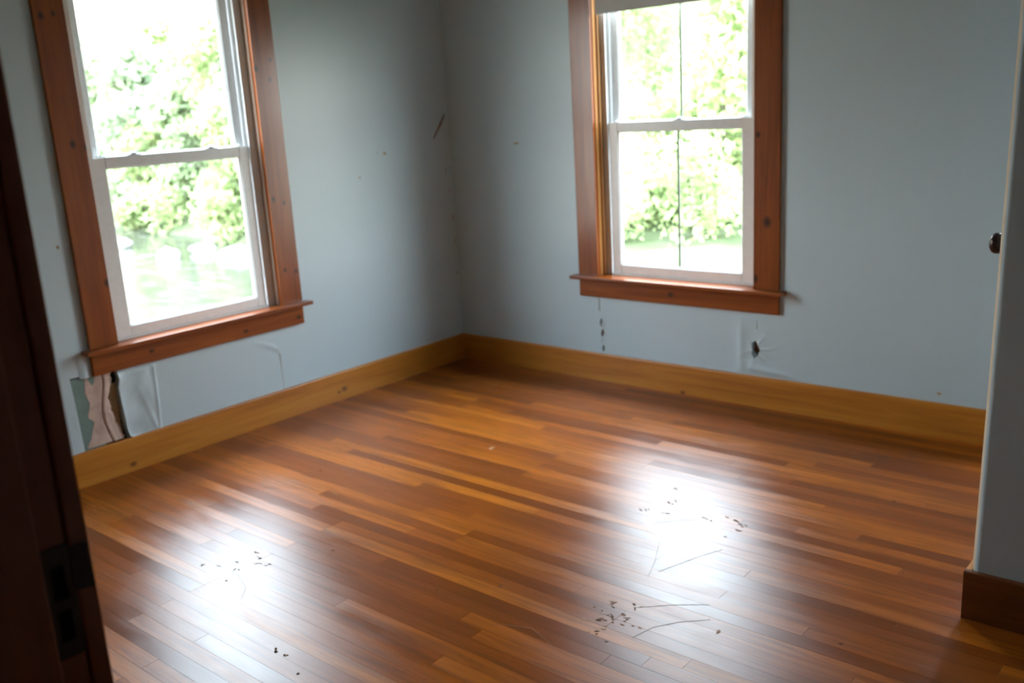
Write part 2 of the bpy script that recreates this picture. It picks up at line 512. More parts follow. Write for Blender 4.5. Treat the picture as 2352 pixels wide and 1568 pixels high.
def bulged(u, v, s, z):
    r_ = math.exp(-((z - (.452 - .07 * u * u)) / .020) ** 2)
    env = min(1, u * 3) * min(1, (1 - v) * 7)
    return -(.0002 + env * (.004 * u * u + .004 * r_ * u + .002 * nz_(s * 9, z * 7) * u))
fb = sheet('wallpaper_bulge', 'y', .154, .487, lambda z: -1.60, interp([(.15, -1.412), (.30, -1.414), (.39, -1.418), (.43, -1.440), (.46, -1.475), (.49, -1.53)]), bulged, M['wall_y'], wl, 40, 30, .0008)
box('wall_crack', M['brown'], wl, 0.0002, 0.0010, -1.4125, -1.4085, .154, .36)
# loose strip left of the tear (bottom)
def stripd(u, v, s, z): return -(.001 + .006 * math.exp(-v * 5) * math.sin(u * 3.14) + .002 * abs(nz_(s * 30, z * 14)))
sheet('wallpaper_edge', 'y', .154, .34, interp([(.15, -2.585), (.34, -2.56)]), interp([(.15, -2.502), (.34, -2.509)]), stripd, M['wall_y'], wl, 20, 10, .001)
# flap of paper standing proud under the stool end
sheet('wallpaper_edge', 'y', .49, .60, lambda z: -2.470 + .004 * nz_(z * 60, 2), lambda z: -2.415, lambda u, v, s, z: -(.001 + .008 * math.sin(u * 3.1) * (1 - v)), M['wall_y'], wl, 10, 10, .001)

def wrd(u, v, s, z):
    e = min(1, u * 6, (1 - u) * 6, v * 8, (1 - v) * 5)
    x, y = s - 2.034, z - .30
    a = math.atan2(y, x); r = math.hypot(x, y)
    rays = max(0, math.sin(a * 6 + nz_(s * 6, z * 6) * 3)) ** 2 * math.exp(-r * 7)
    arc = math.exp(-((x + .085 - .25 * y * y) / .026) ** 2) * .9
    arc2 = math.exp(-((y + .105 + .12 * x) / .020) ** 2) * max(0, min(1, (x + .05) / .05))
    e = e * e * (3 - 2 * e)
    return -(.0002 + e * (.0028 * rays + .006 * arc + .006 * arc2 + .004 * abs(nz_(s * 8, z * 8)) + .006 * math.exp(-(r / .06) ** 2)))
wr = sheet('wallpaper_wrinkle', 'x', .157, .470, lambda z: 1.90, lambda z: 2.26, wrd, M['wall_x'], wb, 60, 66, .0006,
      skip=lambda s, z: ((s - 2.034 - .004 * math.sin(z * 90)) / .020) ** 2 + ((z - .30) / .044) ** 2 < 1 or (abs(s - 2.040) < .003 and .402 < z < .452))
wr['label'] = 'puckered wallpaper around a torn hole'
def wrd2(u, v, s, z):
    e = min(1, u * 6, (1 - u) * 6, v * 8, (1 - v) * 8)
    return -(.0002 + e * (.005 * math.exp(-((u - .5) / .2) ** 2) * (.5 + abs(nz_(s * 40, z * 22)))))
sheet('wallpaper_wrinkle', 'x', .157, .41, lambda z: 1.055, lambda z: 1.135, wrd2, M['wall_x'], wb, 46, 26, .0006,
      skip=lambda s, z: any(((s - a) / b_) ** 2 + ((z - c) / d) ** 2 < 1 for a, b_, c, d in ((1.089, .0085, .348, .026), (1.098, .0095, .283, .023), (1.092, .003, .24, .016), (1.101, .007, .193, .022))))

# ceiling
tag(box('ceiling', M['ceil'], None, -.17, 5.3, -5.6, .17, HC, HC + .1), kind='structure')

# closet: end wall that comes out beside the room, slightly out of plumb
NX, NY = 3.4565, -1.505
def lean(z): return NX + 0.0165 * z
bm = bmesh.new()
vs = []
for z in (-.05, HC):
    x = lean(z)
    vs.append([bm.verts.new((a, b_, z)) for a, b_ in ((x, NY), (5.0, NY), (5.0, NY + .12), (x, NY + .12))])
for i in range(4):
    j = (i + 1) % 4
    bm.faces.new((vs[0][i], vs[0][j], vs[1][j], vs[1][i]))
bm.faces.new(vs[0]); bm.faces.new(vs[1])
bm.edges.ensure_lookup_table()
ce = [e for e in bm.edges if {e.verts[0], e.verts[1]} == {vs[0][0], vs[1][0]}]
bmesh.ops.bevel(bm, geom=ce, offset=.016, segments=5, affect='EDGES', profile=.5)
wc = finish('wall_closet', bm, M['wall_x'])
tag(wc, kind='structure')
bm = bmesh.new()
v = []
for z in (.15, HC - .002):
    x = lean(z)
    v.append([bm.verts.new(p + (z,)) for p in ((x - .0035, NY + .012), (x + .004, NY + .005), (x + .004, NY + .035), (x - .0035, NY + .035))])
for i in range(4):
    j = (i + 1) % 4; bm.faces.new((v[0][i], v[0][j], v[1][j], v[1][i]))
bm.faces.new(v[0]); bm.faces.new(v[1])
cb = finish('corner_bead', bm, M['cream'], wc)
cb['label'] = 'cream raw edge of the wall corner'
# side of the closet with its door
def tagstruct(o): return tag(o, kind='structure')
tagstruct(box('wall_closet_side', M['wall_y'], None, 3.475, 3.595, -.55, -.001, -.05, HC))
tagstruct(box('wall_closet_header', M['wall_y'], None, 3.475, 3.595, -1.384, -.551, 2.05, HC))
tagstruct(box('wall_closet_inside', M['wall_y'], None, 3.60, 5.0, 0.0, .12, -.05, HC))
d2 = tagstruct(empty('door_2', (3.475, -.97, 0)))
box('door_slab', M['vinyl_dim'], d2, .0, .035, -.412, .415, .006, 2.045, .002)
# knob as a turned profile whose axis runs along -x
def lathe(bm, prof, c, axis, seg=28):
    ax = Vector(axis).normalized()
    a = ax.orthogonal().normalized(); b_ = ax.cross(a)
    rings = []
    for t, r in prof:
        rings.append([bm.verts.new(Vector(c) + ax * t + (a * math.cos(k * 2 * math.pi / seg) + b_ * math.sin(k * 2 * math.pi / seg)) * max(r, 1e-4)) for k in range(seg)])
    for r0, r1 in zip(rings, rings[1:]):
        for k in range(seg):
            bm.faces.new((r0[k], r0[(k + 1) % seg], r1[(k + 1) % seg], r1[k]))
    bm.faces.new(rings[0]); bm.faces.new(list(reversed(rings[-1])))
bm = bmesh.new()
lathe(bm, [(0, .029), (.005, .029), (.008, .024), (.010, .011), (.028, .010), (.033, .016), (.040, .026), (.050, .0305), (.060, .0305), (.068, .026), (.074, .016), (.0765, .001)], (0, -.335, 1.091), (-1, 0, 0))
kb = finish('door_knob', bm, M['bronze'], d2, True)
kb['label'] = 'dark round knob just showing past the wall edge'

# doorway the camera looks through
JX = 3.192
tagstruct(box('wall_front', M['panel'], None, 0.001, JX - .022, -4.03, -3.895, -.05, HC))
tagstruct(box('wall_front_right', M['panel'], None, 4.14, 5.0, -4.03, -3.895, -.05, HC))
tagstruct(box('wall_front_header', M['panel'], None, JX - .021, 4.139, -4.03, -3.895, 2.07, HC))
tagstruct(box('wall_right', M['panel'], None, 5.001, 5.12, -5.6, .12, -.05, HC))
tagstruct(box('wall_hall', M['panel'], None, 0.001, 5.0, -5.5, -5.401, -.05, HC))
d1 = tagstruct(empty('door_1', (JX, -3.90, 0)))
# local frame: x into opening, y towards the room
box('side_jamb', M['dark_z'], d1, -.021, -.004, -.145, .0, 0, 2.05, .001)
box('jamb_edge', M['dark_z'], d1, -.021, 0.0, .001, .0215, 0, 2.05, .003, 2)
box('door_stop', M['dark_z'], d1, -.0035, .008, -.145, -.030, 0, 2.04, .002)
box('casing', M['dark_z'], d1, -.11, -.0215, .005, .025, 0, 2.15, .003)
box('side_jamb', M['dark_z'], d1, .926, .945, -.145, .02, 0, 2.05, .001)
box('head_jamb', M['dark_z'], d1, -.020, .944, -.145, .02, 2.051, 2.068, .001)
# strike plate with bolt holes and a curled lip
spm = bmesh.new()
z0, z1 = 1.031, 1.152
ya, yb = -.0285, .0005
prof = [(z0, z0 + .018), (z0 + .052, z0 + .064), (z1 - .020, z1)]
for a, b_ in prof: bbox(spm, -.0045, -.0015, ya, yb, a, b_)
for a, b_ in ((z0 + .018, z0 + .052), (z0 + .064, z1 - .020)):
    bbox(spm, -.0045, -.0015, ya, ya + .007, a, b_)
    bbox(spm, -.0045, -.0015, yb - .007, yb, a, b_)
# lip
for k in range(4):
    bbox(spm, -.0030 + .0012 * k, .0002 + .0012 * k, yb + .0045 * k - .0005, yb + .0045 * (k + 1), z0 + .068, z1 - .004)
sp = finish('strike_plate', spm, M['iron'], d1)
sp['label'] = 'dark metal strike plate with two bolt holes and a lip'
box('bolt_hole_shade', M['black'], sp, -.0042, -.0030, ya + .0068, yb - .0068, z0 + .0178, z0 + .0522)  # black insert painting the shade of an open bolt hole
box('bolt_hole_shade', M['black'], sp, -.0042, -.0030, ya + .0068, yb - .0068, z0 + .0638, z1 - .0198)
for zz in (z0 + .009, z1 - .010):
    bm = bmesh.new()
    lathe(bm, [(0, .0042), (.0012, .0038), (.0016, .002)], (-.0016, -.014, zz), (1, 0, 0), 14)
    finish('screw', bm, M['iron'], sp)

# ------------------------------------------------------------------ floor
fo = box('floor', M['slab'], None, 0.0, 5.0, -5.4, 0.0, -.05, -.0185)
tagstruct(fo)
PW = .057
def plank_mesh(L):
    bm = bmesh.new()
    bbox(bm, -L / 2, L / 2, -PW / 2 + .0001, PW / 2 - .0001, -.0175, 0)
    top = [e for e in bm.edges if all(v_.co.z > -1e-6 for v_ in e.verts)]
    bmesh.ops.bevel(bm, geom=top, offset=.00025, segments=1, affect='EDGES')
    me = bpy.data.meshes.new('plank')
    bmesh.ops.recalc_face_normals(bm, faces=bm.faces)
    bm.to_mesh(me); bm.free()
    me.materials.append(M['plank'])
    return me
PM = {}
def inview(x0, x1, y):
    for i in range(13):
        x = x0 + (x1 - x0) * i / 12
        d = Vector((x, y, 0)) - CAM
        zc = d.dot(FW)
        if zc <= .1: continue
        u = W_ / 2 + FPX * d.dot(RI) / zc; v_ = H_ / 2 - FPX * d.dot(UP) / zc
        if -30 < u < W_ + 10 and v_ < H_ + 10 and not (x > 3.45 and y > -1.5): return True
    return False
rng = random.Random(11)
rest = bmesh.new()
ntot = 0
lens = [8, 9, 11, 12, 13, 15, 16, 18, 20]
for row in range(94):
    y = -(row + .5) * PW
    pos_ = 0
    first = True
    while pos_ < 50:
        L = rng.choice(lens)
        if first: L = rng.choice([3, 5, 7, 10, 13, 16]); first = False
        if 50 - pos_ - L < 4: L = 50 - pos_
        x0, x1 = pos_ * .1, (pos_ + L) * .1
        if x1 > x0:
            tilt = rng.gauss(0, .0014); dz = rng.uniform(-.00025, .0)
            if inview(x0, x1, y) and ntot < 299:
                if L not in PM: PM[L] = plank_mesh(L * .1 - .0006)
                o = link('plank', PM[L], fo)
                o.location = ((x0 + x1) / 2, y, dz)
                o.rotation_euler = (tilt, 0, 0)
                ntot += 1
            else:
                bbox(rest, x0, x1 - .0006, y - PW / 2 + .0003, y + PW / 2 - .0003, -.0175, 0)
        pos_ += L
o = finish('plank_remainder', rest, M['plank'], fo)
o['kind'] = 'stuff'
print('planks', ntot)

# marks in the floor finish: nail holes, gouges, scratches (thin, pressed into the boards)
M['gouge'] = simple('dark_gouge', (0.13, 0.055, 0.018), 0.8, 0, .2)
M['scuff'] = simple('pale_scuff', (0.36, 0.17, 0.08), 0.7, 0, .3)
M['scratch'] = simple('scratch_line', (0.26, 0.13, 0.06), 0.45, 0, .4)
def chip(name, x, y, rx, ry, ang, mat, seed, n=9):
    r = random.Random(seed)
    pts = []
    for k in range(n):
        a = 2 * math.pi * k / n; q = r.uniform(.6, 1.2)
        px, py = math.cos(a) * rx * q, math.sin(a) * ry * q
        pts.append((x + px * math.cos(ang) - py * math.sin(ang), y + px * math.sin(ang) + py * math.cos(ang)))
    vs = [(a, b_, .0002) for a, b_ in pts] + [(a, b_, .0007) for a, b_ in pts]
    fs = [list(range(n))[::-1], list(range(n, 2 * n))] + [(i, (i + 1) % n, (i + 1) % n + n, i + n) for i in range(n)]
    return mesh_from(name, vs, fs, mat, fo)
for i, (x, y, r_) in enumerate([(0.784, -1.812, .007), (1.476, -2.305, .007), (1.339, -2.671, .006), (2.015, -2.877, .007), (2.168, -2.154, .007), (0.668, -1.486, .005), (0.621, -1.528, .005),
                            (0.381, -1.631, .005), (1.013, -1.638, .005), (0.941, -1.51, .005), (0.874, -1.289, .005), (1.27, -1.508, .005), (2.999, -0.8, .008), (2.008, -2.298, .006)]):
    chip('nail_hole', x, y, r_, r_ * .8, 0, M['gouge'], i)
gs = [(1.279, -2.502, .022, .004, .3), (1.254, -2.469, .025, .004, .5), (1.371, -2.51, .012, .006, .2), (1.346, -2.531, .03, .004, .6), (1.308, -2.596, .026, .005, -.9), (1.245, -2.567, .008, .006, 0),
      (1.158, -2.653, .008, .012, .3), (1.222, -2.622, .01, .004, 0), (1.846, -2.845, .022, .008, -.6), (1.902, -2.837, .012, .006, -.6), (2.294, -1.272, .016, .010, .2), (2.235, -1.139, .020, .006, .6),
      (2.241, -1.38, .030, .006, -.7), (2.328, -1.362, .016, .006, .2), (2.492, -1.335, .030, .006, -.4), (2.561, -1.276, .032, .007, -.3), (2.61, -1.303, .026, .006, -.3), (2.614, -1.344, .020, .005, 0),
      (2.61, -1.42, .012, .005, 0), (3.206, -1.857, .010, .004, 0), (2.30, -1.245, .014, .006, .2)]
for i, (x, y, rx, ry, a) in enumerate(gs):
    q = random.Random(i * 7)
    for k in range(3):
        chip('gouge', x + q.uniform(-rx, rx) * .9, y + q.uniform(-rx, rx) * .5, rx * q.uniform(.25, .55), ry * q.uniform(.4, .8), a + q.uniform(-.4, .4), M['gouge'], i * 9 + k)
q = random.Random(5)
for k in range(34):    # crushed patch
    chip('gouge', 2.575 + q.gauss(0, .045), -2.10 + q.gauss(0, .06), q.uniform(.003, .011), q.uniform(.002, .005), q.uniform(-1, 1), M['gouge'] if k % 3 else M['scuff'], 300 + k)
for x, y, rx, ry, a in ((.657, -2.36, .03, .006, .9), (2.891, -1.996, .007, .012, .2), (.62, -2.20, .02, .004, 1.2), (1.05, -1.95, .03, .003, -.2), (.40, -1.35, .03, .010, .4), (1.27, -1.18, .012, .02, 0)):
    chip('scuff', x, y, rx, ry, a, M['scuff'], int(x * 100))
def scratch(pts, wd=.0009):
    vs, fs = [], []
    P = []
    for a, b_ in zip(pts, pts[1:]):
        for k in range(6): P.append((a[0] + (b_[0] - a[0]) * k / 6, a[1] + (b_[1] - a[1]) * k / 6))
    P.append(pts[-1])
    for i, (x, y) in enumerate(P):
        x2, y2 = P[min(i + 1, len(P) - 1)]; x1, y1 = P[max(i - 1, 0)]
        d = Vector((x2 - x1, y2 - y1)).normalized(); h = wd * (.5 + .5 * math.sin(math.pi * i / (len(P) - 1)))
        for s in (-1, 1): vs.append((x - d.y * h * s, y + d.x * h * s, .0003))
        for s in (-1, 1): vs.append((x - d.y * h * s, y + d.x * h * s, .0008))
    for i in range(len(P) - 1):
        a = i * 4; c = a + 4
        fs += [(a + 2, a + 3, c + 3, c + 2), (a, a + 2, c + 2, c), (a + 1, c + 1, c + 3, a + 3), (a, c, c + 1, a + 1)]
    fs += [(0, 1, 3, 2), (len(vs) - 4, len(vs) - 2, len(vs) - 1, len(vs) - 3)]
    mesh_from('scratch', vs, fs, M['scratch'], fo)
for s in ([(2.336, -1.468), (2.40, -1.39), (2.468, -1.341)], [(2.55, -1.78), (2.59, -1.66), (2.62, -1.58), (2.652, -1.516)], [(2.429, -1.573), (2.50, -1.72), (2.537, -1.82)],
          [(2.614, -2.019), (2.70, -1.94), (2.795, -1.873)], [(2.70, -2.17), (2.72, -2.086), (2.769, -2.016), (2.84, -1.95)], [(1.33, -2.62), (1.44, -2.66), (1.50, -2.72)],
          [(2.30, -2.35), (2.42, -2.30), (2.53, -2.34)], [(.62, -2.00), (.72, -2.08), (.80, -2.05)]):
    scratch(s)

# ------------------------------------------------------------------ baseboards (top at .161)
def baseboard(name, mat, pts, nrm, t=.018, h=.161):
    """pts: two floor points on the wall line, nrm: direction into the room"""
    a, b_ = Vector(pts[0]), Vector(pts[1]); nv = Vector(nrm)
    prof = [(0, 0.0005), (t, 0.0005), (t, h - .005), (t - .002, h - .001), (t - .005, h), (0, h)]
    vs = [tuple((p + nv * d)) + (z,) for p in (a, b_) for d, z in prof]
    k = len(prof)
    fs = [(i, (i + 1) % k, (i + 1) % k + k, i + k) for i in range(k)] + [tuple(range(k))[::-1], tuple(range(k, 2 * k))]
    o = mesh_from(name, vs, fs, mat)
    return tagstruct(o)
baseboard('baseboard_left', M['base_y'], ((0.0003, -3.89), (0.0003, -.0005)), (1, 0))
baseboard('baseboard_back', M['base_x'], ((.0188, -.0003), (3.47, -.0003)), (0, -1))
M['base_c'] = wood('shaded_closet_baseboard', [(0.25, (0.11, 0.03, 0.006)), (0.5, (0.17, 0.048, 0.009)), (0.75, (0.22, 0.075, 0.014))], 'x', 0.42, (), 0.1)  # shade on the closet end put into the colour as a darker baseboard
baseboard('baseboard_closet', M['base_c'], ((3.439, NY - .0003), (4.999, NY - .0003)), (0, -1), .018, .153)
baseboard('baseboard_closet_side', M['base_y'], ((lean(0) - .0003, NY - .0002), (lean(0) - .0003, -1.39)), (-1, 0), .0172, .153)
# dust line of quarter-round under the back board
# ------------------------------------------------------------------ windows
def framebars(bm, x0, x1, z0, z1, l, r, b_, t, y0, y1, bev=.002):
    bbox(bm, x0, x0 + l, y0, y1, z0, z1, bev)
    bbox(bm, x1 - r, x1, y0, y1, z0, z1, bev)
    bbox(bm, x0 + l - .0002, x1 - r + .0002, y0, y1, z0, z0 + b_, bev)
    bbox(bm, x0 + l - .0002, x1 - r + .0002, y0, y1, z1 - t, z1, bev)

def make_window(name, loc, rz, W, cz, cx_, locks, muntin, D=0.0):
    jm = M['jamb_sheen'] if D else M['jamb_z']
    root = tagstruct(empty(name, loc, rz))
    h = W / 2
    ZT = 2.27
    for s in (-1, 1):
        a, b_ = (-h - .132, -h) if s < 0 else (h, h + .132)
        box('casing', cz, root, a, b_, -.022, -.0005, .6125, ZT, .002, 2)
    box('head_casing', cx_, root, -h - .145, h + .145, -.024, -.0005, ZT + .0005, ZT + .135, .002, 2)
    # stool with horns: deep board, thinner at nose
    bm = bmesh.new()
    bbox(bm, -h - .167, h + .167, -.070, -.0006, .592, .612, .005, 3)
    bbox(bm, -h + .0005, h - .0005, -.002, .052 - D, .592, .612)
    finish('stool', bm, cx_, root)
    box('apron', cx_, root, -h - .132, h + .132, -.020, -.0005, .492, .5915, .002, 2)
    for s in (-1, 1):
        a, b_ = (-h - .010, -h + .004) if s < 0 else (h - .004, h + .010)
        box('side_jamb', jm, root, a, b_, .0005, .050 - D, .6125, ZT - .001)
        if not D:
            a2, b2 = (-h + .0045, -h + .015) if s < 0 else (h - .015, h - .0045)
            box('stop_bead', jm, root, a2, b2, .028, .047, .6125, ZT - .001, .003, 2)
    box('head_jamb', M['jamb_z'], root, -h + .005, h - .005, .0005, .050 - D, ZT - .016, ZT - .002)
    # vinyl frame with two sash tracks
    bm = bmesh.new()
    framebars(bm, -h - .006, h + .006, .587, ZT + .008, .036, .036, .033, .036, .0505 - D, .160 - D, .001)
    for s in (-1, 1):
        e = -h + .0295 if s < 0 else h - .0295
        for y0, y1, p in ((.0505, .058, .016), (.0905, .0965, .013), (.129, .137, .014), (.145, .160, .020)):
            a, b_ = (e, e + p) if s < 0 else (e - p, e)
            bbox(bm, a, b_, y0 - D, y1 - D, .62, ZT - .03)
    bbox(bm, -h + .03, h - .03, .131 - D, .160 - D, .619, .640)
    finish('frame', bm, M['vinyl'], root)
    # lower sash (inner track) and upper sash (outer track)
    def sash(nm, x0, x1, z0, z1, l, b_, t, y0, y1):
        y0 -= D; y1 -= D
        bm = bmesh.new()
        framebars(bm, x0, x1, z0, z1, l, l, b_, t, y0, y1, .003)
        # glazing bead, a step lower
        framebars(bm, x0 + l - .001, x1 - l + .001, z0 + b_ - .001, z1 - t + .001, .007, .007, .007, .007, y0 + .008, y1 - .006, .002)
        s_ = finish(nm, bm, M['vinyl'], root)
        ym = (y0 + y1) / 2 + .002
        box('pane', M['glass'], s_, x0 + l + .004, x1 - l - .004, ym, ym + .003, z0 + b_ + .004, z1 - t - .004)
        if muntin:
            box('muntin', M['muntin'], s_, -.006, .006, ym - .0055, ym - .0005, z0 + b_ + .006, z1 - t - .006)
        return s_
    lo = sash('lower_sash', -h + .0465, h - .0465, .6205, 1.442, .056, .050, .050, .0590, .0895)
    up = sash('upper_sash', -h + .0465, h - .0465, 1.395, ZT - .030, .050, .045, .045, .0975, .1285)
    for lx in locks:
        bm = bmesh.new()
        bbox(bm, lx - .034, lx + .034, .062 - D, .086 - D, 1.4422, 1.4465, .0015)
        lathe(bm, [(0, .016), (.004, .016), (.008, .013), (.011, .006)], (lx, .074 - D, 1.4462), (0, 0, 1), 18)
        bbox(bm, lx - .004, lx + .030, .068 - D, .076 - D, 1.452, 1.458, .002)
        finish('sash_lock', bm, M['metal'], lo)
    for s in (-1, 1):
        a = s * (h - .0465 - .045)
        bm = bmesh.new()
        bbox(bm, a - .022, a + .022, .065 - D, .083 - D, 1.4422, 1.4475, .002)
        bbox(bm, a - .004, a + .004, .069 - D, .079 - D, 1.4475, 1.452, .001)
        finish('tilt_latch', bm, M['vinyl'], lo)
    return root
make_window('window_1', (0, W1C, 0), math.pi / 2, W1W, M['case_z1'], M['case_y'], (-.205, .198), False, .019)
make_window('window_2', (W2C, 0, 0), 0, W2W, M['case_z2'], M['case_x'], (.008,), True)

# roller blind in window 2
rb = tag(empty('roller_blind', (W2C, .014, 2.225)), 'grey-white roller blind pulled a short way down inside the top of the back wall window', 'blind')
bm = bmesh.new()
nxs, nzs = 40, 10
vv = []
for t_ in (0, .0009):
    for j in range(nzs + 1):
        for i in range(nxs + 1):
            x = -.445 + .89 * i / nxs; z = -.228 + .228 * j / nzs
            vv.append(bm.verts.new((x, .0022 * math.sin(x * 9) * (1 - j / nzs) + t_ - .012, z + .0012 * math.sin(x * 26) * (1 - j / nzs))))
K = (nxs + 1) * (nzs + 1)
for j in range(nzs):
    for i in range(nxs):
        a = j * (nxs + 1) + i
        bm.faces.new((vv[a], vv[a + 1], vv[a + nxs + 2], vv[a + nxs + 1]))
        bm.faces.new((vv[a + K], vv[a + nxs + 1 + K], vv[a + nxs + 2 + K], vv[a + 1 + K]))
for i in range(nxs):
    bm.faces.new((vv[i], vv[i + K], vv[i + 1 + K], vv[i + 1]))
finish('fabric', bm, M['blind'], rb, True)
bm = bmesh.new(); lathe(bm, [(-.444, .012), (.444, .012)], (0, -.0, .0), (1, 0, 0), 20)
finish('roller', bm, M['blind'], rb)
bm = bmesh.new()
bbox(bm, -.444, .444, -.0145, -.0085, -.2285, -.212, .002)
finish('hem_bar', bm, M['blind'], rb)
for s in (-1, 1):
    box('bracket', M['metal'], rb, min(s * .446, s * .449), max(s * .446, s * .449), -.013, .013, -.014, .026)

# ------------------------------------------------------------------ outdoors
def bank(x):
    return interp([(-80, 30), (-60, 24), (-40, 17.2), (-32, 15), (-27, 14.2), (-23, 13.3), (-20, 12.0), (-17, 11.4), (-12, 11.0), (-9, 9.0)])(x)
def ground_z(x, y):
    d = max(y - bank(x), x + 9.0)
    t = max(0, min(1, (d + .6) / 3.2))
    z = -2.95 + 2.15 * (t * t * (3 - 2 * t))
    if y > 12 and x < -9: z += max(0, y - bank(x) - 4) * .035
    return z + .10 * nz_(x * .5, y * .5)
def matground():
    mt, n, b = newmat('grass_bank')
    pos = n.nodes.new('ShaderNodeNewGeometry').outputs['Position']
    f = noi(n, pos, .8, 6)
    c = ramp(n, f, [(0.35, (0.052, 0.062, 0.032)), (0.5, (0.070, 0.082, 0.042)), (0.7, (0.10, 0.105, 0.07))])
    n.links.new(c, b.inputs['Base Color'])
    b.inputs['Roughness'].default_value = .95
    b.inputs['Specular IOR Level'].default_value = 0
    return mt
def matwater():
    mt, n, b = newmat('river_water')
    pos = n.nodes.new('ShaderNodeNewGeometry').outputs['Position']
    f = noi(n, mapping(n, pos, (.6, 1.6, 1)), 1.6, 5)
    c = ramp(n, f, [(0.4, (0.034, 0.033, 0.024)), (0.6, (0.05, 0.049, 0.038)), (0.7, (0.10, 0.10, 0.095))])
    n.links.new(c, b.inputs['Base Color'])
    b.inputs['Roughness'].default_value = .12
    b.inputs['Specular IOR Level'].default_value = .25
    bump(n, b, f, .5, .02)
    return mt
def matleaf(name, c1, c2):
    mt = bpy.data.materials.new(name); mt.use_nodes = True
    n = mt.node_tree; n.nodes.clear()
    o = n.nodes.new('ShaderNodeOutputMaterial')
    g = n.nodes.new('ShaderNodeNewGeometry')
    f = noi(n, g.outputs['Position'], .9, 4)
    c = ramp(n, f, [(0.35, c1), (0.65, c2)])
    d = n.nodes.new('ShaderNodeBsdfDiffuse'); t = n.nodes.new('ShaderNodeBsdfTranslucent')
    n.links.new(c, d.inputs[0]); n.links.new(c, t.inputs[0])
    mx = n.nodes.new('ShaderNodeMixShader'); mx.inputs[0].default_value = .42
    n.links.new(d.outputs[0], mx.inputs[1]); n.links.new(t.outputs[0], mx.inputs[2])
    n.links.new(mx.outputs[0], o.inputs[0])
    return mt
M['ground'] = matground(); M['water'] = matwater()
M['leaf_mid'] = matleaf('spring_leaves', (0.27, 0.33, 0.195), (0.40, 0.47, 0.28))  # leaf tones are paled, outdoor glare haze put into their colour
M['leaf_dark'] = matleaf('conifer_leaves', (0.25, 0.30, 0.195), (0.34, 0.39, 0.25))
M['leaf_yel'] = matleaf('yellow_green_leaves', (0.29, 0.36, 0.165), (0.39, 0.45, 0.22))
M['bark'] = simple('tree_bark', (0.16, 0.13, 0.10), .9)
M['birch'] = simple('birch_bark', (0.62, 0.60, 0.55), .8)
M['rock'] = simple('pale_granite', (0.26, 0.25, 0.235), .85)

xs = [-80 + 2.0 * i for i in range(52)]; ys = [-24 + 2.0 * j for j in range(50)]
gv = [(x, y, ground_z(x, y)) for y in ys for x in xs]
gf = [(j * 52 + i, j * 52 + i + 1, (j + 1) * 52 + i + 1, (j + 1) * 52 + i) for j in range(49) for i in range(51)]
tag(mesh_from('ground', gv, gf, M['ground'], None, True), kind='structure')
wv = [(-80 + 5 * i, -24 + 5 * j, -2.4) for j in range(12) for i in range(15)]
wf = [(j * 15 + i, j * 15 + i + 1, (j + 1) * 15 + i + 1, (j + 1) * 15 + i) for j in range(11) for i in range(14)]
wo = tag(mesh_from('river', wv, wf, M['water']), 'shallow pale river running past the left window below the trees', 'river', None, 'stuff')

def rock(x, y, sx_, sy_, sz_, seed, label):
    bm = bmesh.new()
    bmesh.ops.create_icosphere(bm, subdivisions=3, radius=1)
    for v_ in bm.verts:
        k = 1 + .28 * noise.noise(v_.co * 1.3 + Vector((seed, 0, 0))) + .10 * noise.noise(v_.co * 4 + Vector((0, seed, 0)))
        v_.co = Vector((v_.co.x * sx_ * k, v_.co.y * sy_ * k, v_.co.z * sz_ * k))
    o = finish('boulder', bm, M['rock'], None, False)
    o.location = (x, y, -2.42 + sz_ * .25)
    o.rotation_euler = (0, 0, seed)
    tag(o, label, 'rock')
rock(-23.0, 10.86, .36, .42, .30, 1.0, 'large pale boulder standing in the river, left of the other midstream rock')
rock(-23.3, 12.3, .34, .40, .26, 2.3, 'pale boulder in the river just right of the largest rock')
rock(-21.0, 12.1, .6, .5, .28, 4.1, 'low broad pale rock at the foot of the right river bank')
rock(-27.6, 11.7, .42, .45, .30, 5.2, 'mossy rounded rock in the river at the far left of the window view')

def foliage(bm, blobs, nleaf, size, rr):
    tot = sum(b_[3] * b_[4] for b_ in blobs)
    for cx, cy, cz, rx, rz_ in blobs:
        for _ in range(max(20, int(nleaf * rx * rz_ / tot))):
            while True:
                p = Vector((rr.uniform(-1, 1), rr.uniform(-1, 1), rr.uniform(-1, 1)))
                if .25 < p.length < 1: break
            c = Vector((cx + p.x * rx, cy + p.y * rx, cz + p.z * rz_))
            nrm = Vector((rr.gauss(0, 1), rr.gauss(0, 1), rr.gauss(0, 1) + .6)).normalized()
            a = nrm.orthogonal().normalized(); a.rotate(Matrix.Rotation(rr.uniform(0, 6.28), 3, nrm)); b_2 = nrm.cross(a)
            s = size * rr.uniform(.6, 1.3)
            vs_ = [bm.verts.new(c + a * s), bm.verts.new(c + b_2 * s * .55), bm.verts.new(c - a * s), bm.verts.new(c - b_2 * s * .55)]
            bm.faces.new(vs_)

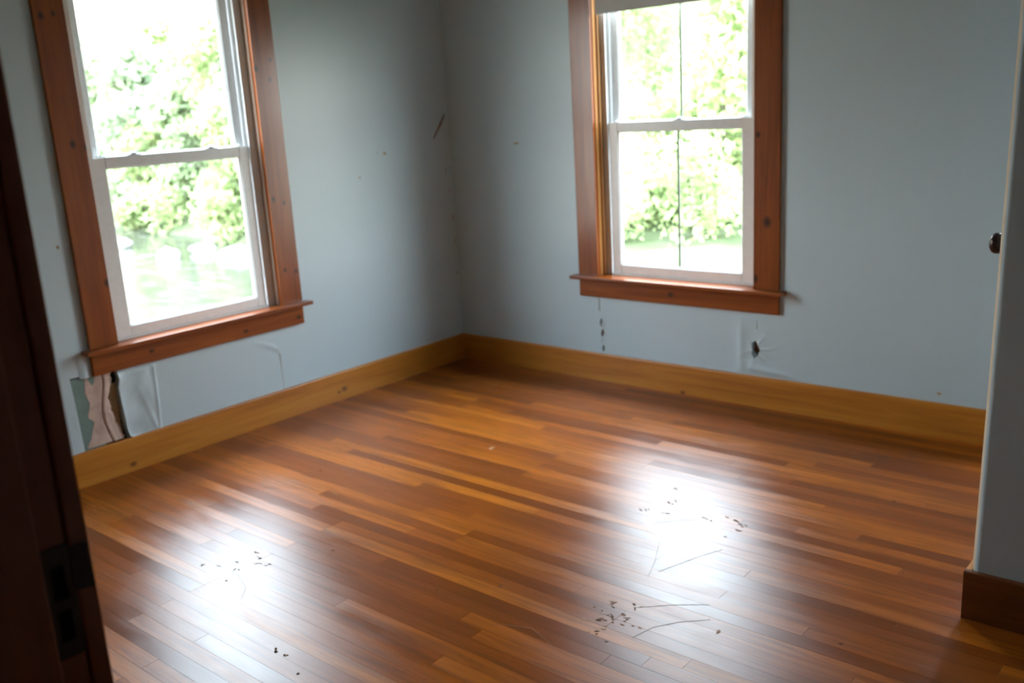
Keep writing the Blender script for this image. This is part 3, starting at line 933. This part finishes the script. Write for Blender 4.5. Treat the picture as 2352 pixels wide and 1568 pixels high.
def tree(name, x, y, height, crown, leaf, bark, nleaf, size, label, cat, seed, conifer=False, low=.25, group=None):
    rr = random.Random(seed)
    z0 = ground_z(x, y)
    root = tag(empty(name, (x, y, z0)), label, cat, group)
    bm = bmesh.new()
    tr = max(.05, height * .016)
    lx, ly = rr.uniform(-.3, .3), rr.uniform(-.3, .3)
    prof_n = 7; rings = []
    for k in range(prof_n + 1):
        t = k / prof_n; r_ = tr * (1 - .75 * t) * (1.35 if k == 0 else 1)
        c = Vector((lx * t + .08 * math.sin(t * 5 + seed), ly * t, height * .92 * t - (.3 if k == 0 else 0)))
        rings.append([bm.verts.new(c + Vector((math.cos(a) * r_, math.sin(a) * r_, 0))) for a in [i * math.pi / 4 for i in range(8)]])
    for r0, r1 in zip(rings, rings[1:]):
        for i in range(8): bm.faces.new((r0[i], r0[(i + 1) % 8], r1[(i + 1) % 8], r1[i]))
    # limbs
    for k in range(7):
        t = .3 + .6 * k / 7; a = rr.uniform(0, 6.28); L = crown * (1.1 - .6 * t)
        p0 = Vector((lx * t, ly * t, height * .92 * t)); p1 = p0 + Vector((math.cos(a) * L, math.sin(a) * L, L * .45))
        d = (p1 - p0).normalized(); u_ = d.orthogonal().normalized(); w_ = d.cross(u_)
        r0_, r1_ = tr * .35, tr * .1
        A = [bm.verts.new(p0 + (u_ * math.cos(q_) + w_ * math.sin(q_)) * r0_) for q_ in (0, 2.1, 4.2)]
        B = [bm.verts.new(p1 + (u_ * math.cos(q_) + w_ * math.sin(q_)) * r1_) for q_ in (0, 2.1, 4.2)]
        for i in range(3): bm.faces.new((A[i], A[(i + 1) % 3], B[(i + 1) % 3], B[i]))
    finish('trunk', bm, bark, root)
    blobs = []
    nb = 16
    for k in range(nb):
        t = low + (1 - low) * (k + .5) / nb
        if conifer: R_ = crown * (1.05 - t) ; off = R_ * .3
        else: R_ = crown * (.35 + .25 * rr.random()); off = crown * .65 * math.sin(math.pi * min(1, .15 + t * .85)) ** .5
        a = rr.uniform(0, 6.28)
        blobs.append((lx * t + math.cos(a) * off * rr.random() ** .5, ly * t + math.sin(a) * off * rr.random() ** .5, height * t, max(.25, R_), max(.2, R_ * (.45 if conifer else .7))))
    bm = bmesh.new()
    foliage(bm, blobs, nleaf, size, rr)
    f = finish('foliage', bm, leaf, root)
    f['kind'] = 'stuff'
    return root
LM, LD, LY, BK, BI = M['leaf_mid'], M['leaf_dark'], M['leaf_yel'], M['bark'], M['birch']
# far bank, seen through window 1
tree('pine_tree', -34.0, 16.8, 6.6, 2.3, LD, BK, 3200, .24, 'dark green tree at the far left of the river bank seen through the left window', 'tree', 1, False, .08)
tree('leafy_tree', -31.0, 17.4, 6.3, 2.1, LM, BK, 2600, .22, 'mid green tree beside the dark tree on the far river bank', 'tree', 2, False, .1)
tree('birch_tree', -28.2, 17.0, 6.4, 1.5, LY, BI, 1300, .18, 'thin pale-trunked birch in the middle of the left window view', 'tree', 3, False, .3)
tree('birch_tree', -27.2, 17.4, 6.2, 1.5, LM, BI, 1200, .18, 'second pale-trunked birch just right of the first birch', 'tree', 4, False, .35)
tree('leafy_tree', -25.4, 16.9, 5.9, 2.0, LM, BK, 2600, .2, 'bushy green tree on the far bank behind the boulders', 'tree', 5, False, .08)
tree('leafy_tree', -23.2, 15.6, 5.6, 1.9, LM, BK, 2600, .19, 'green tree at the right edge of the left window view', 'tree', 6, False, .08)
tree('leafy_tree', -37.5, 20.5, 7.2, 2.6, LY, BK, 2600, .26, 'yellow-green tree standing behind the dark bank tree', 'tree', 7, False, .1)
tree('leafy_tree', -30.0, 21.5, 7.4, 2.8, LY, BK, 2800, .26, 'tall pale tree behind the two birches', 'tree', 8, False, .1)
tree('shrub', -30.0, 15.2, 1.7, 1.2, LY, BK, 900, .13, 'low yellow-green shrub at the water edge on the far bank', 'shrub', 31, False, .05)
tree('shrub', -24.6, 14.2, 1.5, 1.2, LY, BK, 900, .13, 'low yellow-green shrub beside the river rocks on the right bank', 'shrub', 32, False, .05)
for i, (x, y, hgt) in enumerate(((-33.2, 20.8, 7.6), (-27.0, 21.0, 7.4), (-41.0, 18.8, 7.0), (-20.8, 14.6, 5.4), (-22.8, 19.2, 6.8), (-18.6, 13.6, 5.2), (-35.8, 24.5, 8.5), (-26.2, 25.0, 8.5))):
    tree('leafy_tree', x, y, hgt, 2.2, (LM, LY)[i % 2], BK, 3000, .22,
         ('pale green woodland tree across the river, right behind the dark bank tree', 'light green woodland tree across the river behind the second birch',
          'farthest left woodland tree on the far river bank', 'leafy tree on the right bank beside the low broad river rock',
          'green woodland tree behind the tree at the right edge of the left window view', 'nearest leafy tree on the right river bank, by the right window stile',
          'tallest tree at the back of the woodland, left part of the left window view', 'tallest tree at the back of the woodland, right part of the left window view')[i], 'tree', 60 + i, False, .06, 'woodland trees beyond the river')
tree('leafy_tree', -30.2, 16.6, 4.4, 2.0, LM, BK, 3000, .18, 'low rounded green tree in front of the first birch on the far bank', 'tree', 71, False, .05)
tree('leafy_tree', -32.6, 15.9, 3.6, 1.8, LY, BK, 2600, .17, 'small yellow-green tree at the foot of the dark bank tree', 'tree', 72, False, .05)
tree('leafy_tree', -25.8, 15.4, 3.4, 1.7, LY, BK, 2600, .16, 'small yellow-green tree behind the shrub beside the river rocks', 'tree', 73, False, .05)
# yard side, seen through window 2
tree('shrub', -6.4, 11.4, 2.4, 1.3, LY, BK, 2600, .08, 'tall bush under the left part of the back window view', 'shrub', 50, False, .03)
tree('shrub', -8.8, 14.8, 2.8, 1.6, LM, BK, 2600, .10, 'tall green bush left of the yard trees behind the back window', 'shrub', 51, False, .03)
tree('maple_tree', -4.6, 12.2, 5.0, 1.9, LY, BK, 7500, .10, 'yellow-green tree nearest the back wall window, right of its centre bar', 'tree', 11, False, .06)
tree('maple_tree', -7.6, 13.2, 5.6, 2.4, LY, BK, 7500, .10, 'yellow-green tree left of the centre bar in the back wall window', 'tree', 12, False, .06)
tree('maple_tree', -6.6, 16.6, 6.0, 2.3, LM, BK, 5500, .12, 'mid green tree behind the two yellow-green trees outside the back window', 'tree', 13, False, .1)
tree('maple_tree', -9.8, 17.0, 6.0, 2.3, LM, BK, 5500, .12, 'green tree farthest left outside the back wall window', 'tree', 14, False, .1)
tree('maple_tree', -3.0, 15.0, 5.6, 2.1, LM, BK, 5500, .12, 'green tree at the right edge of the back wall window view', 'tree', 15, False, .1)
for i, (x, y, hgt) in enumerate(((-12.4, 20.5, 6.8), (-9.6, 21.5, 7.0), (-6.4, 20.5, 6.6), (-3.2, 19.5, 6.2), (-14.6, 18.5, 6.4))):
    tree('maple_tree', x, y, hgt, 2.5, (LM, LY)[i % 2], BK, 4200, .16,
         ('tree in the far yard row, behind the farthest left green tree', 'tree in the far yard row, just left of the window centre bar',
          'tree in the far yard row, just right of the window centre bar', 'tree in the far yard row at its right end', 'tree in the far yard row at its left end')[i], 'tree', 90 + i, False, .04, 'trees at the far edge of the yard')
for i, (x, y) in enumerate(((-5.9, 10.6), (-3.9, 10.0), (-5.0, 9.2))):
    tree('shrub', x, y, 1.5 + .2 * i, 1.0, LY, BK, 1200, .07, ['low bright shrub under the left yellow-green tree outside the back window', 'low bright shrub under the right yellow-green tree outside the back window', 'nearest low shrub outside the back wall window'][i], 'shrub', 40 + i, False, .05)
